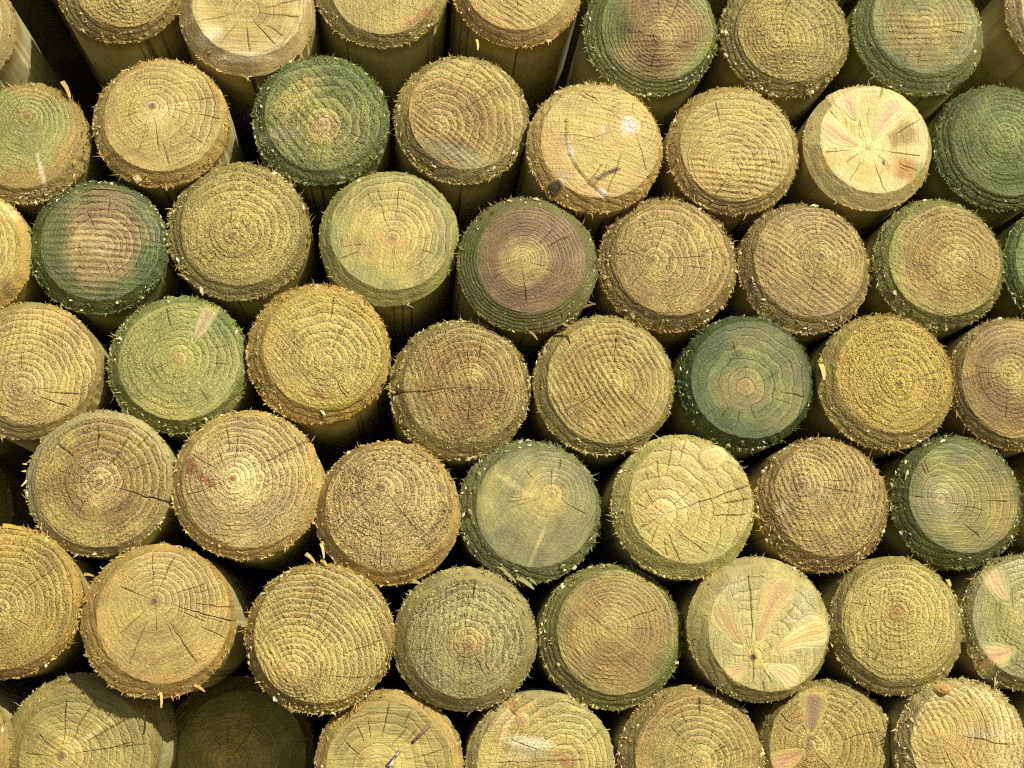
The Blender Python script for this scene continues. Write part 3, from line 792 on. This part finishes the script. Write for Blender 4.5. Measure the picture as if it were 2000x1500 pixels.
# row five
P("dim grey post set back in the gap at left of fifth row", (-112,1000,135), (-118,990,116), (-112,1000),
  ('olive','drab','drab','drab'), n=8, rk=0.5, fuzz=0.5, shag=0.5, dep=.16)
P("brown olive post in fifth row with wide open crack towards its right edge", (196,943,143), (199,940,128), (195,940),
  ('pink','brown','straw','ash'), n=9, rk=0.8, saw=(38,11,0.38), fuzz=0.75, shag=0.5, dep=-.008, alt='ochre', mixd=.6,
  cracks=((343,.18,1.3,2.0),(120,.0,.35,.9),(95,.5,.85,.7),(140,.6,.9,.6),(60,.3,.8,.8),(45,.7,1,.6),(35,.2,.7,.8),(20,.5,.8,.7),(5,.2,.4,.5),(182,.1,.6,.5)), hair=12,
  splinters=((52,906,44,907,4),(50,920,42,921,4),(52,938,42,951,4)))
P("rosy tan post in fifth row with two rust stains left of its pith", (483,947,146), (487,940,129), (455,935),
  ('pale','pink','tan','tan'), n=11, rk=0.7, saw=(25,9,0.10), fuzz=0.75, shag=0.6, dep=-.010, alt='pink', mixd=.6,
  stains=((373,913,13,16,0,'rust',.9),(400,937,26,8,-35,'rust',.8),(600,930,14,90,0,'orange',.5),(455,935,5,5,0,'rust',.8)),
  cracks=((28,.4,1.1,.8),(150,.3,.95,.5),(200,.1,1.0,.6),(120,.2,.6,.5),(85,.2,.7,.5)))
P("pale pinkish post in fifth row with coarse pitted rings on the lower half", (758,1001,141), (760,992,124), (745,950),
  ('pink','pink','tan','ochre'), n=9, rk=0.9, saw=(55,11,0.30), fuzz=1.0, shag=0.55, dep=-.010, alt='tan', cracks=((155,0,.7,.5),(195,0,.6,.5),(225,.1,.9,.6),(310,.1,.7,.5),(270,.4,.95,.5),(100,0,.4,.5)),
  splinters=((627,1062,635,1092,6),))
P("grey green post in fifth row with ribbed left side and pale diagonal streaks", (1035,998,139), (1047,991,117), (1078,965),
  ('straw',(150,142,92),(134,132,84),(102,106,62)), n=10, rk=0.75, saw=(60,9,0.05), fuzz=0.35, shag=0.9, alt='straw', mixd=.85,
  stains=((1000,945,44,7,-35,'pale',.45),(1020,970,30,4,10,'pale',.35),(1050,1065,4,50,-22,'pale',.5),(1082,935,3,30,-10,'pale',.35)),
  cracks=((90,.0,.6,.4),(200,.1,.6,.4),(330,.2,.8,.4)), splinters=((1010,1128,1046,1150,9),(985,1118,1010,1136,7),(1030,1128,1050,1142,6),(970,1105,996,1122,6)), hair=16)
P("pale yellow post in fifth row with round cream knot on its upper right edge", (1333,990,141), (1349,978,121), (1290,1005),
  ('tan','straw','straw','sage'), n=5, rk=0.35, saw=(-35,8,0.06), fuzz=0.5, shag=0.45, dep=-.012, alt='pale', mixd=.8, hair=8,
  knots=(('cap',1394,892,30,27,0.9,(216,188,126),(222,198,136)),),
  stains=((1325,985,40,28,30,'pale',.55),(1290,1005,14,13,0,'pink',.7),(1440,960,30,60,10,'olive',.4),(1400,1080,60,24,30,'sage',.5)),
  cracks=((18,0,1.0,.7),(40,.1,.55,.6),(120,.1,.6,.6),(155,.1,.9,.6),(180,.0,.5,.5),(215,.1,.9,.5),(292,.1,1.0,.6),(250,.3,.9,.5),(320,.3,.9,.6),(0,.6,.95,.5),(10,.7,1,.5),(80,.6,1.0,.6),(70,.7,1,.6)))
P("pinkish tan post in fifth row with strong curved ridges and torn dark rim", (1605,985,131), (1618,975,111), (1565,945),
  ('pink','tan','tan','brown'), n=11, rk=1.1, saw=(-65,11,0.36), fuzz=0.9, shag=0.9, alt='pink', mixd=.75, cracks=((200,0,.3,.5),(350,.2,.7,.5),(5,.3,.6,.5)),
  stains=((1530,990,18,8,40,'cream',.5),))
P("green and gold post in fifth row with dark torn left rim and thin brown rings", (1867,980,130), (1882,971,109), (1835,975),
  ((186,172,100),(156,148,64),(122,122,52),'dgreen'), n=9, rk=1.8, saw=(0,10,0.04), fuzz=0.35, shag=0.9, alt='olive', mixd=.6,
  stains=((1835,978,46,44,0,'grey',.6),(1835,977,12,12,0,'tan',.6),(1860,880,50,24,10,'green',.5),(1960,1000,24,60,0,'gold',.5)))
P("shaded brown post barely showing at right edge of fifth row", (2125,962,128), (2135,954,110), (2125,955),
  ('tan','brown','brown','umber'), n=9, rk=0.6, fuzz=0.6, shag=0.8, dep=.02)
# row six
P("large yellow brown post at left edge of sixth row with fibrous right half", (10,1176,148), (9,1171,133), (0,1190),
  ('straw','ochre','gold','ochre'), n=11, rk=0.75, saw=(62,10,0.24), fuzz=0.8, shag=0.7, dep=-.012, alt='mauve', cracks=((40,.2,.9,.5),(330,.2,.6,.4)),
  splinters=((6,1027,48,1033,9),(165,1122,185,1124,6)))
P("large tan post in sixth row with neat rings and long crack through its right side", (308,1213,149), (320,1203,131), (302,1173),
  ('tan','tan','orange','ochre'), n=11, rk=0.75, saw=(30,10,0.08), fuzz=0.45, shag=0.55, dep=-.014, alt='pink', mixd=.7, hair=12,
  cracks=((345,0,1.25,.9),(68,0,.9,.8),(95,.1,.95,.5),(160,0,.7,.8),(225,0,.7,.7),(275,0,.4,.5),(20,.2,.8,.6),(355,.5,1.1,.5),(305,.3,.9,.4),(250,.3,.9,.4)),
  stains=((302,1173,6,6,0,'plum',.9),), splinters=((313,1348,317,1384,6),(380,1338,402,1350,6)))
P("tan post in sixth row with pith near its lower left rim and shaggy top edge", (624,1246,144), (629,1240,131), (567,1315),
  ('tan','straw','straw','ochre'), n=12, rk=0.75, saw=(-62,11,0.30), fuzz=0.8, shag=0.95, dep=-.012, alt='ochre', mixd=.7,
  cracks=((90,0,.4,.5),(45,0,.5,.5),(60,.3,.8,.5),(75,.4,.9,.4),(20,.5,.9,.4),(200,0,.5,.4)), stains=((560,1300,60,50,0,'orange',.4),), splinters=((598,1082,618,1100,8),(628,1094,640,1104,7)), hair=16)
P("grey tan post in sixth row with silvery stepped rings and diagonal pale scar", (908,1248,140), (911,1247,115), (915,1258),
  ('tan',(174,162,104),(168,156,98),'drab'), n=7, rk=1.0, saw=(88,11,0.42), fuzz=0.9, shag=0.5, dep=-.006, alt='olive', mixd=.55,
  cracks=((97,0,.5,.6),(298,0,.7,.6),(85,.7,1,.6),(255,.3,.6,.5)), stains=((965,1310,40,6,-40,'pink',.7),(915,1258,9,9,0,'pink',.9)), splinters=((800,1135,822,1138,9),))
P("brown green post in sixth row with tight rings and green lower right", (1193,1243,140), (1206,1235,119), (1190,1225),
  ('straw','brown','olive','moss'), n=14, rk=0.75, saw=(-40,9,0.14), fuzz=0.6, shag=0.7, alt='ochre',
  cracks=((225,0,.4,.8),(0,0,.35,.6),(50,.0,.2,.6),(20,.3,.8,.4)), stains=((1300,1300,30,50,-20,'teal',.5),(1140,1240,20,40,0,'straw',.5),(1205,1245,40,30,0,'tan',.4)))
P("post in sixth row with flower of orange knot petals round a black pith", (1481,1228,141), (1500,1232,117), (1471,1283),
  ('straw',(176,160,104),(172,156,98),'drab'), n=6, rk=0.2, saw=(85,10,0.14), fuzz=0.4, shag=0.35, dep=-.012, alt='ash', mixd=.5,
  knots=(('petal',1452,1260,1398,1182,42,(190,158,104),'straw'),('petal',1478,1254,1530,1128,44,(194,156,106),'straw'),('petal',1514,1271,1614,1218,44,(222,172,108),'cream'),
         ('petal',1459,1296,1420,1324,30,(212,172,122),'pale'),('petal',1496,1298,1560,1332,34,(212,172,122),'pale')),
  stains=((1568,1180,26,50,-30,'ash',.6),(1471,1283,7,7,0,'black',.95),(1440,1140,20,30,0,'ash',.4)),
  cracks=((92,0,.98,.8),(175,0,.55,.6),(350,0,.35,.6),(265,.1,.8,.5),(30,.1,.3,.5)))
P("olive post in sixth row with brown ringed pith and vertical saw streaks", (1750,1222,134), (1758,1213,116), (1752,1193),
  ('olive','straw','olive','drab'), n=9, rk=0.35, saw=(86,9,0.24), fuzz=0.75, shag=0.65, dep=-.004, alt='straw', stains=((1752,1193,13,13,0,(150,100,76),.8),(1752,1195,26,25,0,'ochre',.5)),
  splinters=((1850,1133,1858,1146,8),))
P("grey green post at right edge of sixth row with two pink knots", (2003,1215,131), (2015,1208,117), (2010,1200),
  ('straw','sage','grey','drab'), n=9, rk=0.4, saw=(75,9,0.2), fuzz=0.6, shag=0.75, alt='ash',
  knots=(('petal',1972,1178,1928,1112,38,(210,176,130),'ash'),('petal',1982,1268,1908,1296,46,(212,172,122),'pale')))
# row seven, cut by the lower edge
P("post cut by lower left corner with weathered grey shaft", (-125,1474,143), (-128,1476,126), (-128,1476),
  ('straw','ochre','ochre','drab'), n=8, rk=0.5, fuzz=0.5, shag=0.5)
P("half shaded olive post in bottom row with pale weathered right flank and dark pith", (158,1465,148), (166,1475,126), (120,1477),
  ('tan',(164,148,82),(150,136,74),'drab'), n=9, rk=0.6, saw=(-35,9,0.10), fuzz=0.45, shag=0.5, dep=.012, alt='olive', mixd=.6,
  cracks=((88,0,.9,.8),(175,0,.85,.7),(62,.2,.9,.7),(10,.1,.8,.6),(135,.2,.7,.5),(30,.3,.9,.5)), stains=((120,1477,10,10,0,'plum',.9),(150,1450,20,7,35,'pink',.8),(185,1430,40,6,38,'pale',.4)))
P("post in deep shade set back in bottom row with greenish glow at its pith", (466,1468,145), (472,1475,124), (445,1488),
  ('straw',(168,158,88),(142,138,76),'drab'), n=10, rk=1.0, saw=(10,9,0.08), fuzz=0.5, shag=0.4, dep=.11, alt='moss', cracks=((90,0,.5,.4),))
P("yellow olive post in bottom row with two metal staples driven into its face", (760,1497,146), (761,1500,124), (735,1502),
  ('straw','straw','olive','ochre'), n=7, rk=0.7, saw=(0,12,0.04), fuzz=0.3, shag=0.6, alt='sage', mixd=.6,
  cracks=((115,.5,.85,.6),(80,.5,1.0,.7),(100,.5,.8,.6),(55,.4,.75,.5),(45,.5,.8,.5),(15,.4,.9,.5),(140,.4,.8,.5),(60,.75,.95,.5)), stains=((738,1480,44,14,30,'pink',.3),))
P("post in bottom row with round orange knot at top left and pale banded middle", (1055,1498,146), (1064,1495,131), (1105,1485),
  ('brown','straw','straw','grey'), n=8, rk=0.5, saw=(0,10,0.08), fuzz=0.55, shag=0.5, alt='sage', mixd=.8,
  knots=(('cap',1021,1408,15,15,0.4,(176,140,100),'orange'),),
  stains=((1008,1384,30,20,-50,'orange',.85),(1006,1384,10,26,30,'rust',.4),(980,1400,24,26,0,'pale',.5),(1030,1450,50,14,-8,'cream',.8),(1030,1470,44,8,-5,'ash',.8),(1000,1482,40,10,0,'pale',.4),(1105,1485,11,10,0,'rust',.4)),
  cracks=((182,0,.8,.6),(0,0,.4,.6),(40,.5,1.0,.6),(160,.3,.7,.5)))
P("olive post in bottom row with pinkish pith and short crack near its top", (1348,1485,143), (1361,1480,121), (1372,1487),
  ('straw','olive','ochre','drab'), n=10, rk=0.75, saw=(15,9,0.12), fuzz=0.65, shag=0.75, alt='straw', cracks=((92,.7,1.0,.9),(30,0,.5,.5),(150,0,.5,.5),(70,.2,.6,.4)), stains=((1372,1487,9,9,0,'pink',.8),))
P("tan olive post in bottom row with plum coloured knot reaching its top rim", (1617,1466,135), (1621,1461,120), (1582,1455),
  ('tan','ochre','olive','drab'), n=9, rk=0.55, saw=(68,10,0.26), fuzz=0.75, shag=0.6, alt='ochre', dep=.006,
  knots=(('petal',1586,1432,1590,1352,40,(140,112,88),(128,116,84)),('petal',1570,1466,1508,1500,36,(190,144,104),'tan')),
  stains=((1585,1448,10,16,0,'plum',.6),(1590,1470,18,22,0,'orange',.5)), cracks=((310,0,.6,.8),(40,.1,.9,.5),(10,.3,.9,.5)))
P("pale tan post in bottom right corner with raised knob on its upper left rim", (1878,1462,134), (1890,1455,113), (1822,1428),
  ('tan','tan','pale','drab'), n=10, rk=0.5, saw=(-70,13,0.42), fuzz=0.6, shag=0.8, alt='orange', mixd=.8, dep=-.01,
  knots=(('cap',1840,1346,17,14,4.0,(180,134,84),'tan'),), stains=((1930,1432,60,10,0,'ash',.6),(1850,1460,50,40,0,'orange',.3)), cracks=((300,.2,.7,.5),(350,.3,.9,.5)))
P("post cut by lower right corner beyond the pale knobbed post", (2142,1456,130), (2152,1450,112), (2150,1450),
  ('tan','straw','olive','drab'), n=9, rk=0.5, fuzz=0.6, shag=0.7)
# a dark post further back behind the top left corner
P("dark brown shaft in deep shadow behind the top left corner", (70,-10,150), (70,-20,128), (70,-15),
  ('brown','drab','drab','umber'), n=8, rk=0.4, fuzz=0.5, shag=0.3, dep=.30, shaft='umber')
P("weathered grey post beside top left corner with its pale right flank lit", (-112,60,140), (-118,50,120), (-115,55),
  ('straw','ochre','ochre','drab'), n=8, rk=0.5, fuzz=0.5, shag=0.5)

# ------------------------------------------------------------------ plain neighbours that carry the stack on beyond the frame
edge_spots = [(-218,500-205,130), (-338,505,132), (-216,730,137), (-296,1190,147), (2212,288,128), (2238,750,130), (2262,1210,131)]
edge_spots += [(105+262*i, -258, 127) for i in range(-1, 9)]
edge_spots += [(12+290*i, 1722, 143) for i in range(-1, 9)]
first = None
for (ex, ey, er) in edge_spots:
    if first is None:
        first = P("plain round post in the part of the stack beyond the picture edge", (ex, ey, er), (ex+6, ey-8, er*0.85), (ex+10, ey),
                  ('straw','ochre','olive','drab'), n=9, rk=0.6, fuzz=0.7, shag=0.5, lowres=True, group="posts of the stack outside the picture")
        r0 = er
        continue
    c = first.copy(); col.objects.link(c)
    c.location = bp(ex, ey, 0.004*math.sin(ex))
    k = er*mpp(bp(ex, ey, 0))/(r0*mpp(bp(*edge_spots[0][:2], 0)))
    c.scale = (k, 1, k)
    for ch in first.children:
        d_ = ch.copy(); col.objects.link(d_); d_.parent = c

# ------------------------------------------------------------------ two wire staples and a paper scrap on the stapled post
def staple(label, x0, y0, x1, y1, mat, depy):
    A = bp(x0, y0, depy); B = bp(x1, y1, depy)
    ax = (B-A); l = np.linalg.norm(ax); ax = ax/l
    sd_ = np.cross(ax, [0, 1, 0]); sd_ /= np.linalg.norm(sd_)
    r = 0.0011
    path = [A + np.array([0, .006, 0]), A + np.array([0, .0012, 0]), A + ax*0.0012, (A+B)/2 + np.array([0, -.0003, 0]), B - ax*0.0012, B + np.array([0, .0012, 0]), B + np.array([0, .006, 0])]
    path = [np.array(p) - A for p in path]
    V, Q = [], []
    n = 8
    for i, p in enumerate(path):
        t = path[min(i+1, len(path)-1)] - path[max(i-1, 0)]; t = t/np.linalg.norm(t)
        b = np.cross(t, sd_); b /= np.linalg.norm(b)
        for j in range(n):
            a = 2*math.pi*j/n
            V.append(p + r*(math.cos(a)*sd_ + 0.75*math.sin(a)*b))
    for i in range(len(path)-1):
        for j in range(n):
            Q.append((i*n+j, i*n+(j+1) % n, (i+1)*n+(j+1) % n, (i+1)*n+j))
    o = link("staple", make_mesh("staple", V, Q), mat)
    o.location = A
    o['label'] = label; o['category'] = "staple"; o['group'] = "wire staples in the bottom row post"
staple("rusty brown wire staple in upper right of the yellow olive bottom row post", 806, 1450, 838, 1417, M_RUST, -0.0095)
staple("brighter wire staple near pith of yellow olive post, above white paper scrap", 756, 1495, 781, 1467, M_STEEL, -0.0095)
A = bp(757, 1496, -0.0093); B = bp(769, 1481, -0.0105); C_ = bp(767, 1495, -0.0118); D_ = bp(770, 1499, -0.0096)
pv = np.array([A, B, C_, D_]); th = np.array([0.0001, 0.0004, -0.0002])
V = np.concatenate([pv - A, pv - A + th])
o = link("paper_scrap", make_mesh("paper_scrap", V, [(1, 0, 4, 5), (2, 1, 5, 6), (3, 2, 6, 7), (0, 3, 7, 4)], [(0, 1, 2), (0, 2, 3), (4, 6, 5), (4, 7, 6)], smooth=False), M_PAPER)
o.location = A
o['label'] = "torn white paper scrap caught under the brighter staple at bottom edge"; o['category'] = "paper scrap"
